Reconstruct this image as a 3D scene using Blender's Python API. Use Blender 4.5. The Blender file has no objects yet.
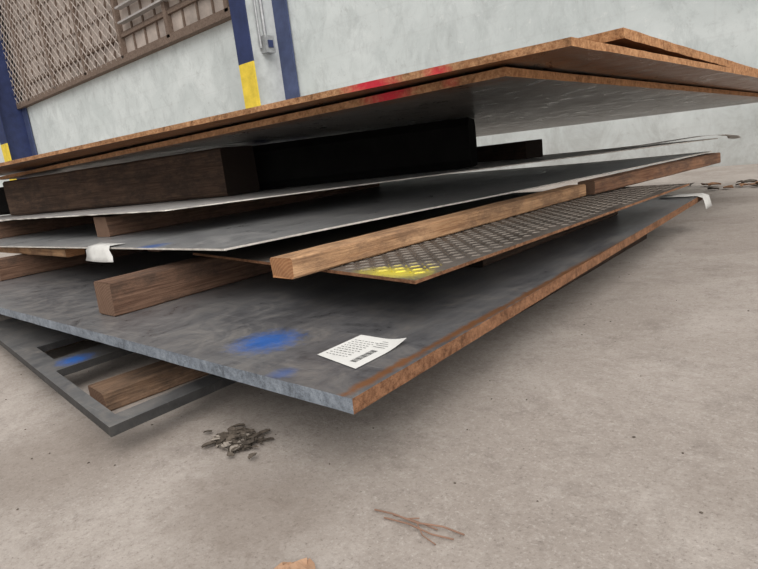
import bpy, bmesh, math, random
from mathutils import Vector, Matrix, noise
random.seed(7)
EYE=0.5
S=bpy.context.scene
try: S.view_settings.view_transform='Standard'
except Exception: pass

# ---------------------------------------------------------------- materials
class G:
    def __init__(s,name):
        s.m=bpy.data.materials.new(name); s.m.use_nodes=True
        s.nt=s.m.node_tree; s.n=s.nt.nodes; s.l=s.nt.links
        s.b=s.n['Principled BSDF']
        s.geo=s.n.new('ShaderNodeNewGeometry'); s.tc=s.n.new('ShaderNodeTexCoord')
    def pos(s): return s.geo.outputs['Position']
    def obj(s): return s.tc.outputs['Object']
    def map(s,v,sc=(1,1,1),rot=(0,0,0)):
        m=s.n.new('ShaderNodeMapping'); m.inputs['Scale'].default_value=sc; m.inputs['Rotation'].default_value=rot
        s.l.new(v,m.inputs['Vector']); return m.outputs[0]
    def noise(s,v,scale=5,det=6,rough=.6,dist=0):
        t=s.n.new('ShaderNodeTexNoise'); t.inputs['Scale'].default_value=scale; t.inputs['Detail'].default_value=det
        t.inputs['Roughness'].default_value=rough; t.inputs['Distortion'].default_value=dist
        s.l.new(v,t.inputs['Vector']); return t.outputs['Fac']
    def rng(s,f,a,b,c=0,d=1):
        r=s.n.new('ShaderNodeMapRange'); r.inputs[1].default_value=a; r.inputs[2].default_value=b
        r.inputs[3].default_value=c; r.inputs[4].default_value=d; s.l.new(f,r.inputs[0]); return r.outputs[0]
    def mix(s,f,a,b):
        m=s.n.new('ShaderNodeMix'); m.data_type='RGBA'
        if isinstance(f,(int,float)): m.inputs[0].default_value=f
        else: s.l.new(f,m.inputs[0])
        for x,i in ((a,6),(b,7)):
            if isinstance(x,tuple): m.inputs[i].default_value=(*x,1)
            else: s.l.new(x,m.inputs[i])
        return m.outputs[2]
    def math(s,op,a,b=None):
        m=s.n.new('ShaderNodeMath'); m.operation=op
        for x,i in ((a,0),(b,1)):
            if x is None: continue
            if isinstance(x,(int,float)): m.inputs[i].default_value=x
            else: s.l.new(x,m.inputs[i])
        return m.outputs[0]
    def xyz(s,v):
        x=s.n.new('ShaderNodeSeparateXYZ'); s.l.new(v,x.inputs[0]); return x.outputs
    def dist(s,v,p,sc=(1,1,1)):
        a=s.n.new('ShaderNodeVectorMath'); a.operation='SUBTRACT'; s.l.new(v,a.inputs[0]); a.inputs[1].default_value=p
        c=s.n.new('ShaderNodeVectorMath'); c.operation='MULTIPLY'; s.l.new(a.outputs[0],c.inputs[0]); c.inputs[1].default_value=sc
        d=s.n.new('ShaderNodeVectorMath'); d.operation='LENGTH'; s.l.new(c.outputs[0],d.inputs[0]); return d.outputs['Value']
    def bump(s,h,st=.3,d=.01):
        b=s.n.new('ShaderNodeBump'); b.inputs['Strength'].default_value=st; b.inputs['Distance'].default_value=d
        s.l.new(h,b.inputs['Height']); s.l.new(b.outputs[0],s.b.inputs['Normal'])
    def out(s,col,rough=.7,metal=0,spec=.5):
        if isinstance(col,tuple): s.b.inputs['Base Color'].default_value=(*col,1)
        else: s.l.new(col,s.b.inputs['Base Color'])
        if isinstance(rough,(int,float)): s.b.inputs['Roughness'].default_value=rough
        else: s.l.new(rough,s.b.inputs['Roughness'])
        s.b.inputs['Metallic'].default_value=metal
        s.b.inputs['Specular IOR Level'].default_value=spec
        return s.m

def steel(name,c1,c2,rough=.38,metal=.3,border=None,spots=(),rust=(.26,.12,.055),dust=.45,dustc=(.30,.27,.24)):
    """border=(axis index, position, width)"""
    g=G(name); p=g.pos()
    n1=g.noise(p,3,8,.65,.6); n2=g.noise(g.map(p,(30,4,10)),2,5,.6)
    n3=g.noise(p,90,5,.75); n4=g.noise(p,7,10,.82,1.2); n5=g.noise(g.map(p,(3,140,20),(0,0,.5)),1.5,3,.6)
    f=g.math('ADD',g.math('MULTIPLY',n1,.6),g.math('MULTIPLY',n2,.4))
    col=g.mix(g.rng(f,.38,.62),c1,c2)
    col=g.mix(g.rng(n3,.58,.72,0,.45),col,tuple(x*1.4 for x in c2))
    col=g.mix(g.rng(n4,.48,.62,0,dust),col,dustc)
    col=g.mix(g.rng(n4,.45,.36,0,.6),col,tuple(x*.5 for x in c1))
    col=g.mix(g.rng(n5,.64,.70,0,.35),col,tuple(min(1,x*1.9) for x in c2))
    for bd in (border or []):
        ax,ps,w=bd
        d=g.math('ABSOLUTE',g.math('SUBTRACT',g.xyz(p)[ax],ps))
        nn=g.noise(p,18,8,.8)
        d2=g.math('SUBTRACT',d,g.math('MULTIPLY',g.math('SUBTRACT',nn,.5),w*3.2))
        col=g.mix(g.rng(d2,w,w*.25,0,1),col,rust)
    for (c,q,r,st) in spots:
        d=g.dist(p,q[:3],q[3] if len(q)>3 else (1,1,1)); nn=g.noise(p,60,8,.85)
        d=g.math('ADD',d,g.math('MULTIPLY',g.math('SUBTRACT',nn,.5),r*1.8))
        col=g.mix(g.rng(d,r,r*.25,0,st),col,c)
    g.bump(g.math('ADD',n3,g.math('MULTIPLY',n4,.4)),.18,.002)
    return g.out(col,g.rng(n4,.3,.7,rough-.10,rough+.22),metal)

def rusty(name,c1=(.13,.06,.032),c2=(.30,.155,.085),spots=(),rough=.9):
    g=G(name); p=g.pos()
    n=g.noise(p,80,8,.8); n2=g.noise(p,22,8,.8,.3); n3=g.noise(p,300,3,.7)
    col=g.mix(g.rng(n,.38,.62),c1,c2); col=g.mix(g.rng(n2,.52,.62,0,.65),col,tuple(x*.4 for x in c1))
    col=g.mix(g.rng(n2,.46,.36,0,.45),col,tuple(min(1,x*1.3) for x in c2))
    col=g.mix(g.rng(n3,.55,.65,0,.55),col,tuple(x*.5 for x in c1))
    for (c,q,r,st) in spots:
        d=g.dist(p,q); nn=g.noise(p,40,5,.8)
        d=g.math('ADD',d,g.math('MULTIPLY',g.math('SUBTRACT',nn,.5),r*.9))
        col=g.mix(g.rng(d,r,r*.35,0,st),col,c)
    g.bump(g.math('ADD',n,n3),.5,.0012); return g.out(col,rough,0,.2)

def wood(name,c1,c2,c3=None):
    g=G(name); o=g.obj()
    n=g.noise(g.map(o,(1.2,22,22)),3,8,.65,.7); n2=g.noise(g.map(o,(3,90,90)),2,4,.6); n3=g.noise(g.map(o,(1,2,2)),7,9,.78)
    col=g.mix(g.rng(n,.35,.65),c1,c2); col=g.mix(g.rng(n2,.5,.70,0,.65),col,(c1[0]*.5,c1[1]*.45,c1[2]*.45))
    if c3: col=g.mix(g.rng(n3,.46,.60,0,.75),col,c3)
    g.bump(g.math('ADD',n,n2),.5,.005); return g.out(col,.88,0,.2)
def endgrain(name,c1,c2):
    g=G(name); o=g.obj()
    w=g.n.new('ShaderNodeTexWave'); w.wave_type='RINGS'; w.rings_direction='X'; w.inputs['Scale'].default_value=45
    w.inputs['Distortion'].default_value=4; w.inputs['Detail'].default_value=5
    mp=g.n.new('ShaderNodeMapping'); mp.inputs['Location'].default_value=(0,.07,.10); g.l.new(o,mp.inputs['Vector'])
    g.l.new(mp.outputs[0],w.inputs['Vector']); nn=g.noise(o,60,6,.7)
    f=g.math('ADD',g.math('MULTIPLY',w.outputs['Fac'],.35),g.math('MULTIPLY',nn,.6))
    col=g.mix(f,c1,c2); g.bump(f,.4,.003); return g.out(col,.9,0,.15)
def plain(name,c,rough=.7,metal=0,var=.25,scale=15,spec=.5):
    g=G(name); n=g.noise(g.pos(),scale,6,.7)
    col=g.mix(g.rng(n,.3,.7),tuple(x*(1-var) for x in c),tuple(min(1,x*(1+var)) for x in c)); return g.out(col,rough,metal,spec)

# ---------------------------------------------------------------- mesh helpers
def newobj(name,bm,mats,parent=None,smooth=False):
    me=bpy.data.meshes.new(name); bm.normal_update(); bm.to_mesh(me); bm.free()
    for m in mats: me.materials.append(m)
    c=sum((v.co for v in me.vertices),Vector())/max(1,len(me.vertices))
    me.transform(Matrix.Translation(-c))
    o=bpy.data.objects.new(name,me); o.location=c; S.collection.objects.link(o)
    if smooth:
        for p in me.polygons: p.use_smooth=True
    if parent:
        o.parent=parent; o.location=c-parent.location
    return o
def plate(name,cn,th,mats,nx=40,ny=40,jit=.0004,warp=None,holes=None,xs=None,ys=None,parent=None):
    c=[Vector((x,y,z+EYE)) for x,y,z in cn]
    xs=xs or [i/nx for i in range(nx+1)]; ys=ys or [j/ny for j in range(ny+1)]
    nx=len(xs)-1; ny=len(ys)-1
    bm=bmesh.new(); T={};B={}
    for i,u in enumerate(xs):
        for j,v in enumerate(ys):
            p=(c[0]*(1-u)+c[1]*u)*(1-v)+(c[3]*(1-u)+c[2]*u)*v
            if warp: p=p+Vector((0,0,warp(u,v)))
            q=p-Vector((0,0,th))
            if j in(0,ny): p.y+=noise.noise(p*12)*jit*2; q.y+=noise.noise(q*14+Vector((9,0,0)))*jit*3
            if i in(0,nx): p.x+=noise.noise(p*12+Vector((5,0,0)))*jit*2; q.x+=noise.noise(q*14+Vector((2,0,0)))*jit*3
            T[i,j]=bm.verts.new(p); B[i,j]=bm.verts.new(q)
    cell=lambda i,j: 0<=i<nx and 0<=j<ny and not (holes and holes(i,j))
    for i in range(nx):
        for j in range(ny):
            if not cell(i,j): continue
            bm.faces.new((T[i,j],T[i+1,j],T[i+1,j+1],T[i,j+1])).material_index=0
            bm.faces.new((B[i,j],B[i,j+1],B[i+1,j+1],B[i+1,j])).material_index=4
            if not cell(i,j-1): bm.faces.new((T[i,j],B[i,j],B[i+1,j],T[i+1,j])).material_index=1
            if not cell(i+1,j): bm.faces.new((T[i+1,j],B[i+1,j],B[i+1,j+1],T[i+1,j+1])).material_index=2
            if not cell(i,j+1): bm.faces.new((T[i,j+1],T[i+1,j+1],B[i+1,j+1],B[i,j+1])).material_index=3
            if not cell(i-1,j): bm.faces.new((T[i,j],T[i,j+1],B[i,j+1],B[i,j])).material_index=3
    for v in [v for v in bm.verts if not v.link_faces]: bm.verts.remove(v)
    return newobj(name,bm,mats,parent)
def box(bm,x0,x1,y0,y1,z0,z1,mi=0):
    vs=[bm.verts.new((x,y,z)) for x in(x0,x1) for y in(y0,y1) for z in(z0,z1)]
    fs=[(0,1,3,2),(4,6,7,5),(0,4,5,1),(2,3,7,6),(0,2,6,4),(1,5,7,3)]
    for f in fs:
        fc=bm.faces.new([vs[i] for i in f]); fc.material_index=mi
def beam(name,a,b,w,h,mats,jit=.0035,seg=36,bev=.004):
    a=Vector((a[0],a[1],a[2]+EYE)); b=Vector((b[0],b[1],b[2]+EYE)); d=b-a; L=d.length; d.normalize()
    up=Vector((0,0,1)); y=up.cross(d).normalized(); z=d.cross(y)
    bm=bmesh.new(); k=bev
    prof=[(-w/2+k,-h/2),(w/2-k,-h/2),(w/2,-h/2+k),(w/2,h/2-k),(w/2-k,h/2),(-w/2+k,h/2),(-w/2,h/2-k),(-w/2,-h/2+k)]
    rings=[]
    for i in range(seg+1):
        x=-L/2+L*i/seg; r=[]
        for (py,pz) in prof:
            n=noise.noise(Vector((x*9,py*30+a.x*9,pz*30)))*jit
            r.append(bm.verts.new((x+(noise.noise(Vector((py*60,pz*60,x)))*jit*1.5 if i in(0,seg) else 0),py*(1+n/w),pz*(1+n/h*.6))))
        rings.append(r)
    for i in range(seg):
        for j in range(8):
            bm.faces.new((rings[i][j],rings[i][(j+1)%8],rings[i+1][(j+1)%8],rings[i+1][j]))
    bm.faces.new(rings[0][::-1]).material_index=1; bm.faces.new(rings[-1]).material_index=1
    bmesh.ops.recalc_face_normals(bm,faces=bm.faces)
    me=bpy.data.meshes.new(name); bm.to_mesh(me); bm.free()
    for m in mats: me.materials.append(m)
    o=bpy.data.objects.new(name,me); S.collection.objects.link(o)
    M=Matrix((d,y,z)).transposed().to_4x4(); M.translation=(a+b)/2+z*h/2
    o.matrix_world=M
    return o

# ---------------------------------------------------------------- materials list
blue=(.03,.17,.62); red=(.62,.03,.06)
mA=steel('steel_mill_scale',(.125,.125,.135),(.22,.22,.228),.33,.45,border=[(0,-.57,.014),(1,2.97,.03)],
   spots=[(blue,(-.905,.650,.17),.085,.9),(blue,(-.73,.545,.17),.03,.4)],dust=.5,dustc=(.33,.305,.28))
mA_near=rusty('steel_sheared_edge',(.14,.165,.20),(.28,.32,.37),rough=.45)
mRust=rusty('rust_edge')
mRustO=rusty('rust_edge_orange',(.26,.115,.05),(.58,.32,.16))
mRustRed=rusty('rust_edge_red_paint',(.24,.11,.05),(.54,.31,.165),spots=[(red,(-1.0,1.2,.68),.11,.95),(red,(-.8,1.2,.68),.05,.8)])
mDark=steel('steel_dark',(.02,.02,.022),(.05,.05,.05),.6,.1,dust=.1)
mBlack=plain('shade_black',(.008,.0078,.0075),.95,0,.4,6,.05)  # near-black colour standing in for the deep shade under the top plates
mB=steel('steel_pale_sheet',(.27,.28,.295),(.40,.405,.41),.32,.55,spots=[(blue,(-1.62,.80,.32),.07,.7)],dust=.3,dustc=(.46,.45,.43))
mC=steel('steel_thin_sheet',(.42,.42,.42),(.60,.59,.58),.36,.4,dust=.3,dustc=(.58,.56,.53))
mCedge=plain('torn_sheet_edge',(.62,.59,.54),.6,.1,.3,40)
mE=steel('steel_top_plate',(.11,.105,.10),(.21,.195,.185),.28,.45,border=[(0,-.48,.20),(1,1.15,.19)],rust=(.25,.115,.055),dust=.25)
mL=steel('steel_cut_plate',(.10,.10,.105),(.17,.17,.17),.42,.3,spots=[(blue,(-1.59,.52,.075),.055,.9)])
yel=(.80,.68,.05)
mTread=steel('tread_plate',(.075,.065,.058),(.14,.12,.105),.5,.2,spots=[(yel,(-.72,.85,.28,(.8,1.6,1)),.095,.75)],dust=.3)
mTreadP=steel('tread_plate_pattern',(.11,.095,.08),(.19,.16,.135),.45,.3,spots=[(yel,(-.70,.85,.28,(1,1.2,1)),.12,.9)],dust=.2)
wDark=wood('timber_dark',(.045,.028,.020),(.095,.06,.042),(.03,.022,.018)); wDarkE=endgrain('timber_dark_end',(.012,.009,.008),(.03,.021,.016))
wBlk=wood('timber_brown',(.11,.062,.042),(.20,.12,.082),(.065,.045,.035)); wBlkE=endgrain('timber_brown_end',(.11,.065,.045),(.24,.155,.11))
wLt=wood('lumber_light',(.34,.19,.10),(.58,.36,.205),(.20,.12,.075)); wLtE=endgrain('lumber_light_end',(.26,.115,.055),(.48,.26,.13))
wRed=wood('lumber_red',(.18,.09,.055),(.32,.18,.11),(.10,.065,.05))
wSl=wood('slat_brown',(.16,.10,.065),(.30,.195,.13),(.09,.065,.05))
mPaper=plain('paper_white',(.70,.70,.68),.8,0,.10,12)
mPaper2=plain('paper_dirty_white',(.60,.60,.58),.8,0,.2,8)
mInk=plain('ink_black',(.08,.08,.08),.8)

# ---------------------------------------------------------------- stack of plates (bottom to top)
xs=[0,.30,.425,.565,.65,.962,1.0]
ys=[0,.024,.045,.35,.55,1]
def holes(i,j): return (i==4 and j in(1,2,3)) or (i==2 and j in (2,))
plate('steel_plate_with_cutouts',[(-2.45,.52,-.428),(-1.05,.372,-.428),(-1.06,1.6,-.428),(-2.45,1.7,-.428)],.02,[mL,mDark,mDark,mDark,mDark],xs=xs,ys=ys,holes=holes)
beam('wooden_slat',(-1.36,.47,-.5),(-1.30,1.45,-.5),.10,.05,[wSl,wBlkE])
beam('wooden_slat',(-2.1,.6,-.5),(-2.1,1.5,-.5),.09,.05,[wSl,wBlkE])
beam('wooden_slat',(-1.12,.75,-.5),(-1.12,1.5,-.5),.06,.05,[wSl,wBlkE])
beam('support_timber',(-.85,.85,-.5),(-.85,2.75,-.5),.14,.144,[wDark,wDarkE])
beam('support_timber',(-2.3,.7,-.427),(-2.3,1.55,-.427),.09,.07,[wDark,wDarkE])
beam('support_timber',(-3.2,.7,-.5),(-3.2,2.75,-.5),.14,.144,[wDark,wDarkE])
# large bottom plate
plate('steel_plate',[(-3.6,.512,-.33),(-.549,.523,-.33),(-.60,2.98,-.33),(-3.6,2.98,-.33)],.025,[mA,mA_near,mRust,mRust,mDark],nx=150,ny=120)
# timbers on it
beam('timber_block',(-1.555,.615,-.329),(-1.60,2.5,-.329),.09,.094,[wBlk,wBlkE],jit=.006)
beam('timber_block',(-.86,1.35,-.329),(-.82,2.35,-.329),.09,.092,[wDark,wDarkE])
beam('timber_block',(-2.9,.72,-.329),(-2.9,2.5,-.329),.09,.094,[wBlk,wBlkE])
# tread plate
tp=plate('tread_plate',[(-1.66,.96,-.226),(-.632,.803,-.226),(-.535,2.44,-.226),(-1.66,2.44,-.226)],.007,[mTread,mRust,mRust,mRust,mDark])
bm=bmesh.new()
for i in range(0,44):
    for j in range(0,64):
        x=-1.6+i*.024; y=.86+j*.0245
        xr=-.632+(y-.803)*.059-.02; yn=.803+(-.632-x)*.153+.02
        if x>xr or y<yn or x<-1.02: continue
        r=Matrix.Rotation(math.radians(45 if (i+j)%2 else -45),4,'Z')
        pts=[(-.012,0,0),(0,-.003,0),(.012,0,0),(0,.003,0)]
        b0=[bm.verts.new(r@Vector(p)+Vector((x,y,EYE-.226))) for p in pts]
        t0=[bm.verts.new(r@Vector((p[0]*.6,p[1]*.5,.0022))+Vector((x,y,EYE-.226))) for p in pts]
        for k in range(4): bm.faces.new((b0[k],b0[(k+1)%4],t0[(k+1)%4],t0[k]))
        bm.faces.new(t0)
newobj('tread_pattern',bm,[mTreadP],tp)
# lumber
beam('lumber_board',(-.945,.745,-.224),(-.85,2.12,-.222),.075,.044,[wLt,wLtE])
beam('lumber_board',(-.82,2.14,-.220),(-.60,3.20,-.205),.07,.05,[wRed,wBlkE])
beam('lumber_board',(-3.9,.88,-.232),(-2.35,.86,-.232),.07,.032,[wLt,wLtE])
beam('lumber_board',(-1.9,.95,-.225),(-1.9,2.5,-.225),.09,.034,[wBlk,wBlkE])
# middle sheet
plate('steel_sheet',[(-4.2,.786,-.198),(-1.21,.786,-.172),(-.60,3.17,-.142),(-4.2,3.2,-.165)],.005,[mB,mCedge,mCedge,mCedge,mDark],nx=100,ny=60,
   warp=lambda u,v:.004*math.sin(u*9+v*3)*min(1,v*3))
beam('spacer_board',(-2.35,.98,-.178),(-2.3,2.6,-.163),.12,.08,[wBlk,wBlkE])
beam('spacer_board',(-3.7,.95,-.19),(-3.7,2.6,-.165),.12,.09,[wBlk,wBlkE])
# upper thin sheet
plate('thin_steel_sheet',[(-4.6,.95,-.084),(-1.77,.95,-.082),(-.56,3.1,-.083),(-4.6,3.3,-.085)],.004,[mC,mCedge,mCedge,mCedge,mDark],nx=140,ny=60,jit=.002)
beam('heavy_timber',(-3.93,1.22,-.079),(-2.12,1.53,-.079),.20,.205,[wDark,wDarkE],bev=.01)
beam('shade_block',(-5.2,1.32,-.079),(-4.05,1.42,-.079),.20,.19,[mBlack,mBlack],bev=.02,jit=0)  # added dark block, painted shade past the left end of the timber
beam('shade_block',(-2.36,1.797,-.079),(-1.37,2.26,-.079),.30,.210,[mBlack,mBlack],bev=.035,jit=0)  # added dark block: fills the shaded gap and keeps light off the underside
beam('spacer_board',(-1.75,2.85,-.079),(-1.25,2.62,-.079),.10,.085,[wDark,wDarkE])
# top plates
plate('steel_plate',[(-4.35,1.236,.172),(-.65,1.236,.172),(-.50,5.0,.105),(-4.35,5.0,.137)],.020,[mE,mRustRed,mRustO,mRust,mE],nx=160,ny=120,jit=.0015)
plate('steel_plate',[(-4.6,.93,.211),(-.48,1.2,.197),(-.30,4.3,.139),(-4.6,4.3,.168)],.017,[mE,mRustRed,mRustO,mRust,mE],nx=160,ny=120,jit=.0015)
plate('steel_plate',[(-1.8,1.53,.243),(-.47,1.49,.238),(-.40,3.4,.186),(-1.8,3.4,.20)],.024,[mE,mRustO,mRustO,mRust,mE],nx=50,ny=50,jit=.0015)

# ---------------------------------------------------------------- label on the bottom plate
bm=bmesh.new(); z0=EYE-.329
n=12; V={}
for i in range(n+1):
    for j in range(n+1):
        u=i/n;v=j/n
        x=-.738+.115*u; y=.632+.118*v-.022*u*(1-v)
        z=z0+.0008+ (.035*max(0,(u+v-1.5))**2)
        V[i,j]=bm.verts.new((x,y,z))
for i in range(n):
    for j in range(n): bm.faces.new((V[i,j],V[i+1,j],V[i+1,j+1],V[i,j+1]))
def ink(x,y,w,h):
    vs=[bm.verts.new(p) for p in((x,y,z0+.0013),(x+w,y,z0+.0013),(x+w,y+h,z0+.0013),(x,y+h,z0+.0013))]
    bm.faces.new(vs).material_index=1
for k in range(9):
    y=.645+k*.0095; x=-.728
    while x<-.675:
        w=random.uniform(.003,.009); ink(x,y,w,.0018); x+=w+.003
for k in range(14): ink(-.657,.632+k*.0043,.014,.0020+.001*(k%3==0))
for k in range(4): ink(-.668,.705+k*.009,.028,.0016)
newobj('paper_label',bm,[mPaper,mInk])
def strip(name,pts,w,mat):
    bm=bmesh.new(); w=Vector(w); A=[]
    for p in pts:
        p=Vector((p[0],p[1],p[2]+EYE)); ws=w*(1+.3*noise.noise(p*30)); A.append([bm.verts.new(p+ws*k/4+Vector((0,0,.004*noise.noise(p*20+ws*k*9)))) for k in range(5)])
    for a,b in zip(A,A[1:]):
        for k in range(4): bm.faces.new((a[k],b[k],b[k+1],a[k+1]))
    o=newobj(name,bm,[mat],smooth=True)
    m=o.modifiers.new('t','SOLIDIFY'); m.thickness=.001
    return o
strip('paper_sheet',[(-2.02,.83,-.172),(-2.02,.784,-.175),(-2.015,.772,-.187),(-2.00,.765,-.205),(-1.99,.755,-.220)],(.20,0,.002),mPaper2)
strip('paper_scrap',[(-.76,2.86,-.326),(-.68,2.86,-.322),(-.60,2.87,-.324),(-.575,2.87,-.335),(-.565,2.86,-.36),(-.56,2.86,-.385)],(.0,.12,0),mPaper2)
strip('curled_sheet_offcut',[(-1.0,2.85,-.0785),(-.86,2.92,-.077),(-.74,3.0,-.072),(-.64,3.07,-.066),(-.57,3.11,-.070),(-.53,3.12,-.080),(-.525,3.12,-.092)],(.06,-.10,0),mPaper)

# ---------------------------------------------------------------- floor, walls
g=G('concrete_floor'); p=g.pos()
a=g.noise(p,1.1,8,.6,.4); b=g.noise(p,9,12,.8,.2); c=g.noise(p,160,4,.75); e=g.noise(p,2.6,12,.78,.6); h=g.noise(p,45,6,.8)
col=g.mix(g.rng(a,.35,.65),(.315,.275,.245),(.43,.385,.35))
col=g.mix(g.rng(b,.50,.64,0,.5),col,(.215,.185,.165)); col=g.mix(g.rng(e,.50,.62,0,.5),col,(.49,.445,.41))
col=g.mix(g.rng(h,.52,.64,0,.45),col,(.25,.215,.19)); col=g.mix(g.rng(h,.46,.36,0,.4),col,(.50,.46,.425))
col=g.mix(g.rng(c,.56,.68,0,.55),col,(.58,.535,.50)); col=g.mix(g.rng(c,.43,.33,0,.6),col,(.15,.125,.11))
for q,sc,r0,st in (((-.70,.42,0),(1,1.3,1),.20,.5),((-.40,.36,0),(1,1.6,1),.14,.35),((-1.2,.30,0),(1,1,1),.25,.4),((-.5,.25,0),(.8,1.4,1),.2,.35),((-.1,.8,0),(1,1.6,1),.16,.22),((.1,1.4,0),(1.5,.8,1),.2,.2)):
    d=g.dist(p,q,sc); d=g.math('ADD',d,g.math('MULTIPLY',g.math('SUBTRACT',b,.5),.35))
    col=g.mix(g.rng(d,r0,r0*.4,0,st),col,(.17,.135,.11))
g.bump(g.math('ADD',g.math('ADD',g.math('MULTIPLY',b,.6),h),g.math('MULTIPLY',c,.4)),.55,.004); mFloor=g.out(col,.92,0,.2)
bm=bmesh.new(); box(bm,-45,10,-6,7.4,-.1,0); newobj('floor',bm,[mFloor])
g=G('painted_wall'); p=g.pos()
a=g.noise(p,.8,8,.62,.5); b=g.noise(g.map(p,(1,1,.7),(0,.4,0)),2.2,12,.8,.5); b2=g.noise(p,7,10,.82,.3)
br=g.n.new('ShaderNodeTexBrick'); br.inputs['Scale'].default_value=1; br.inputs['Mortar Size'].default_value=.012
br.inputs['Brick Width'].default_value=.9; br.inputs['Row Height'].default_value=.45
g.l.new(g.map(p,(1,1,1),(math.pi/2,0,0)),br.inputs['Vector'])
col=g.mix(g.rng(a,.3,.7),(.54,.59,.59),(.73,.78,.78)); col=g.mix(g.rng(b,.48,.64,0,.65),col,(.45,.49,.49))
col=g.mix(g.rng(b2,.57,.66,0,.5),col,(.38,.40,.39)); col=g.mix(g.rng(b2,.42,.34,0,.5),col,(.82,.84,.83))
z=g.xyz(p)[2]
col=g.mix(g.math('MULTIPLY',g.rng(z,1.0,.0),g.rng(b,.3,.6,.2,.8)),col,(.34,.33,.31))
col=g.mix(g.math('MULTIPLY',br.outputs['Fac'],.08),col,(.40,.40,.39))
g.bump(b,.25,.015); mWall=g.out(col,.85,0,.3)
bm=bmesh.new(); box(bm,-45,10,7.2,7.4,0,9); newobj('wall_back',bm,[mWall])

# window
mWF=rusty('window_frame_rust',(.14,.10,.08),(.23,.175,.14)); mGl=plain('window_dirty_panes',(.42,.36,.32),.45,0,.45,1.2)
mWire=plain('wire_guard',(.50,.44,.40),.6,.2)
mLou=plain('louvre_grey',(.38,.36,.35),.6)
bm=bmesh.new(); X0,X1,Z0,Z1=-24.3,-9.35,3.52,6.9
box(bm,X0,X1,7.14,7.19,Z0,Z1,1)
box(bm,X0-.1,X1+.1,7.02,7.2,Z0-.10,Z0+.06); box(bm,X0-.1,X1+.1,7.0,7.2,Z1,Z1+.15)
box(bm,X0-.1,X1+.1,7.06,7.2,Z0+.45,Z0+.52)
x=X0
while x<X1+.1:
    box(bm,x-.06,x+.06,7.02,7.2,Z0,Z1); x+=2.135
x=X0
while x<X1:
    box(bm,x-.02,x+.02,7.10,7.15,Z0,Z1); x+=.53375
for k in range(1,6): box(bm,X0,X1,7.11,7.15,Z0+k*.56-.02,Z0+k*.56+.02)
def rod(bm,a,b,r,mi):
    a=Vector(a);b=Vector(b);d=(b-a).normalized(); u=d.orthogonal().normalized(); v=d.cross(u)
    A=[bm.verts.new(a+(u*math.cos(t)+v*math.sin(t))*r) for t in(0,1.05,2.09,3.14,4.19,5.24)]
    B=[bm.verts.new(b+(u*math.cos(t)+v*math.sin(t))*r) for t in(0,1.05,2.09,3.14,4.19,5.24)]
    for k in range(6): bm.faces.new((A[k],A[(k+1)%6],B[(k+1)%6],B[k])).material_index=mi
H=Z1-Z0; gx0,gx1=X0,-13.6
k=gx0-H
while k<gx1:
    a0=max(k,gx0); a1=min(k+H,gx1)
    if a1>a0:
        rod(bm,(a0,7.03,Z0+a0-k),(a1,7.03,Z0+a1-k),.012,2); rod(bm,(a0,7.03,Z1-(a0-k)),(a1,7.03,Z1-(a1-k)),.012,2)
    k+=.28
for k in range(7): box(bm,-13.4,-9.5,6.95,7.1,Z0+.7+k*.32,Z0+.74+k*.32,3)
newobj('window_1',bm,[mWF,mGl,mWire,mLou])

# columns
mNavy=plain('paint_navy',(.022,.035,.11),.5,0,.3,4); mYel=plain('paint_yellow',(.80,.60,.06),.6,0,.2,5)
mWeb=plain('paint_pale_web',(.58,.61,.61),.7,0,.2,3); mBlu=plain('paint_faded_blue',(.06,.08,.17),.6,0,.3,3)
mMet=plain('galvanised',(.42,.43,.44),.4,.5)
def column(x,dx=0,web=None,fw=.2):
    e=bpy.data.objects.new('steel_column',None); e.location=(x,6.8,0); S.collection.objects.link(e)
    def part(nm,*a,m=mNavy):
        bm=bmesh.new(); box(bm,*a); newobj(nm,bm,[m],e)
    part('front_flange_top',x-fw,x+fw,6.38,6.41,2.35,9)
    part('front_flange_band',x-fw,x+fw,6.38,6.41,.9,2.35,m=mYel)
    part('front_flange_base',x-fw,x+fw,6.38,6.41,.03,.9)
    part('back_flange',x-.38+dx,x+.38+dx,7.14,7.17,.03,9,m=mBlu)
    part('web',x-.015,x+.015,6.41,7.14,.03,9,m=web or mWeb)
    part('base_plate',x-.3,x+.3,6.3,7.18,0,.03)
column(-8.2); column(-21.2,web=mNavy,fw=.3)
e=bpy.data.objects.new('electrical_conduit',None); e.location=(-8.12,6.8,2.6); S.collection.objects.link(e)
bm=bmesh.new(); rod(bm,(-8.14,6.85,2.6),(-8.14,6.85,9),.03,0); rod(bm,(-8.14,6.72,2.6),(-8.14,6.72,9),.02,0); newobj('conduit',bm,[mMet],e)
bm=bmesh.new(); box(bm,-8.185,-8.04,6.75,6.95,2.52,2.80); newobj('switch_box',bm,[mMet],e)
bm=bmesh.new(); box(bm,-8.04,-8.02,6.80,6.90,2.60,2.72); newobj('cover',bm,[mNavy],e)

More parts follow.
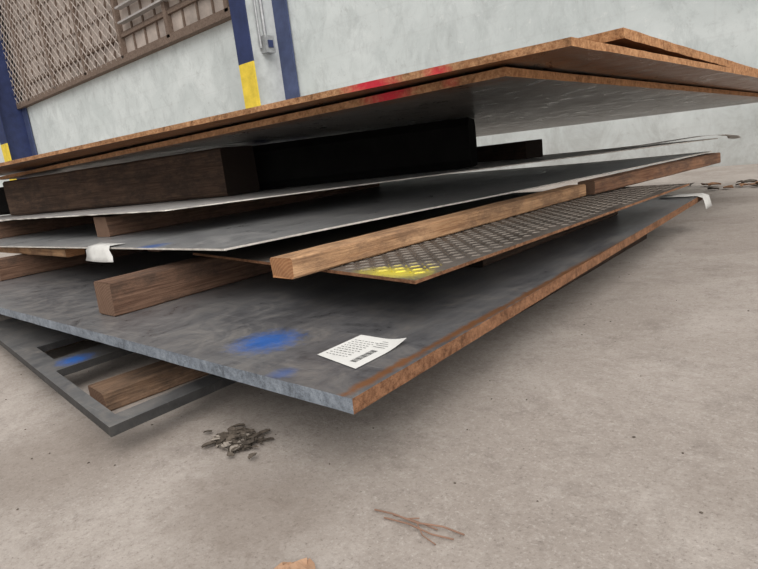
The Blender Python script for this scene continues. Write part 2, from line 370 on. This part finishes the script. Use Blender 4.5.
# ---------------------------------------------------------------- debris
mLeaf=plain('dry_leaf',(.11,.09,.072),.9,0,.5,30); mLeaf2=plain('pale_leaf',(.34,.30,.26),.9,0,.3,30); mTwig=plain('twig',(.26,.155,.11),.9)
def leaf(bm,c,s,mi=0):
    r=Matrix.Rotation(random.uniform(0,6.28),4,'Z')@Matrix.Rotation(random.uniform(-.3,.3),4,'X')
    L=[]
    for t in range(7):
        u=t/6-.5; w=.35*math.cos(u*math.pi)**.7+.02 if abs(u)<.499 else .02
        L.append([bm.verts.new(c+r@Vector((u*s,k*w*s+random.uniform(-.08,.08)*s,(.28*abs(k)-.4*u*u+.12)*s*.5))) for k in(-1,0,1)])
    for a,b in zip(L,L[1:]):
        for k in(0,1): bm.faces.new((a[k],b[k],b[k+1],a[k+1])).material_index=mi
bm=bmesh.new()
for i in range(120):
    leaf(bm,Vector((-.893+random.gauss(0,.027),.54+random.gauss(0,.018),.002+random.random()*.006)),random.uniform(.008,.032),i%5==0)
newobj('leaf_litter',bm,[mLeaf,mLeaf2])
bm=bmesh.new()
def twig(pts,r):
    for a,b in zip(pts,pts[1:]): rod(bm,a,b,r,0)
twig([(-.523,.514,.004),(-.49,.516,.008),(-.45,.520,.006),(-.415,.532,.006),(-.383,.535,.004)],.0013)
twig([(-.50,.508,.003),(-.46,.512,.006),(-.42,.512,.005),(-.39,.520,.004)],.0012)
twig([(-.45,.520,.006),(-.43,.505,.004),(-.405,.500,.003)],.0009); twig([(-.47,.517,.007),(-.455,.532,.004)],.0009)
twig([(-.49,.516,.006),(-.46,.524,.004),(-.42,.526,.003)],.0009)
newobj('dry_twig',bm,[mTwig])
bm=bmesh.new()
for i in range(4): leaf(bm,Vector((-.530+random.gauss(0,.012),.352+random.gauss(0,.006),.003)),.045,0)
newobj('dry_leaf',bm,[plain('brown_leaf',(.40,.25,.16),.9)])
bm=bmesh.new()
for i in range(22): leaf(bm,Vector((-.68+random.gauss(0,.18),4.95+random.gauss(0,.12),.008)),random.uniform(.05,.11),i%2)
newobj('leaf_litter',bm,[mLeaf,plain('rust_leaf',(.28,.15,.08),.9)])
bm=bmesh.new()
for i in range(700):
    x=random.uniform(-2.4,1.2); y=random.uniform(.2,4.5); s=random.uniform(.0006,.0022)
    m=Matrix.Translation((x,y,s*.5))@Matrix.Rotation(random.random()*6,4,'Z')@Matrix.Diagonal((s,s*random.uniform(.6,1.6),s*.7,1))
    bmesh.ops.create_icosphere(bm,subdivisions=1,radius=1,matrix=m)
newobj('floor_grit',bm,[mLeaf])

# ---------------------------------------------------------------- light: open bay to the right, dim interior elsewhere
w=bpy.data.worlds.new('World'); S.world=w; w.use_nodes=True; nt=w.node_tree
tc=nt.nodes.new('ShaderNodeTexCoord'); dp=nt.nodes.new('ShaderNodeVectorMath'); dp.operation='DOT_PRODUCT'
dp.inputs[1].default_value=(.70,-.10,.70); nt.links.new(tc.outputs['Generated'],dp.inputs[0])
mr=nt.nodes.new('ShaderNodeMapRange'); mr.inputs[1].default_value=-.4; mr.inputs[2].default_value=.9; mr.inputs[3].default_value=.18; mr.inputs[4].default_value=1.4
nt.links.new(dp.outputs['Value'],mr.inputs[0])
bg=nt.nodes['Background']; bg.inputs[0].default_value=(1,.98,.955,1); nt.links.new(mr.outputs[0],bg.inputs[1])
sd=bpy.data.lights.new('daylight','SUN'); sd.energy=1.65; sd.angle=math.radians(45); sd.color=(1,.94,.88)
so=bpy.data.objects.new('daylight',sd); S.collection.objects.link(so)
so.rotation_euler=Vector((-.60,.50,-.75)).to_track_quat('-Z','Y').to_euler(); so.location=(4,-3,6)

# ---------------------------------------------------------------- camera
cd=bpy.data.cameras.new('camera'); cd.lens=26.69; cd.sensor_width=36; cd.clip_start=.02; cd.clip_end=200
co=bpy.data.objects.new('camera',cd); S.collection.objects.link(co)
co.matrix_world=Matrix(((.7547,-.0570,.6536,0),(.6464,.2374,-.7252,0),(-.1138,.9698,.2160,EYE),(0,0,0,1)))
S.camera=co
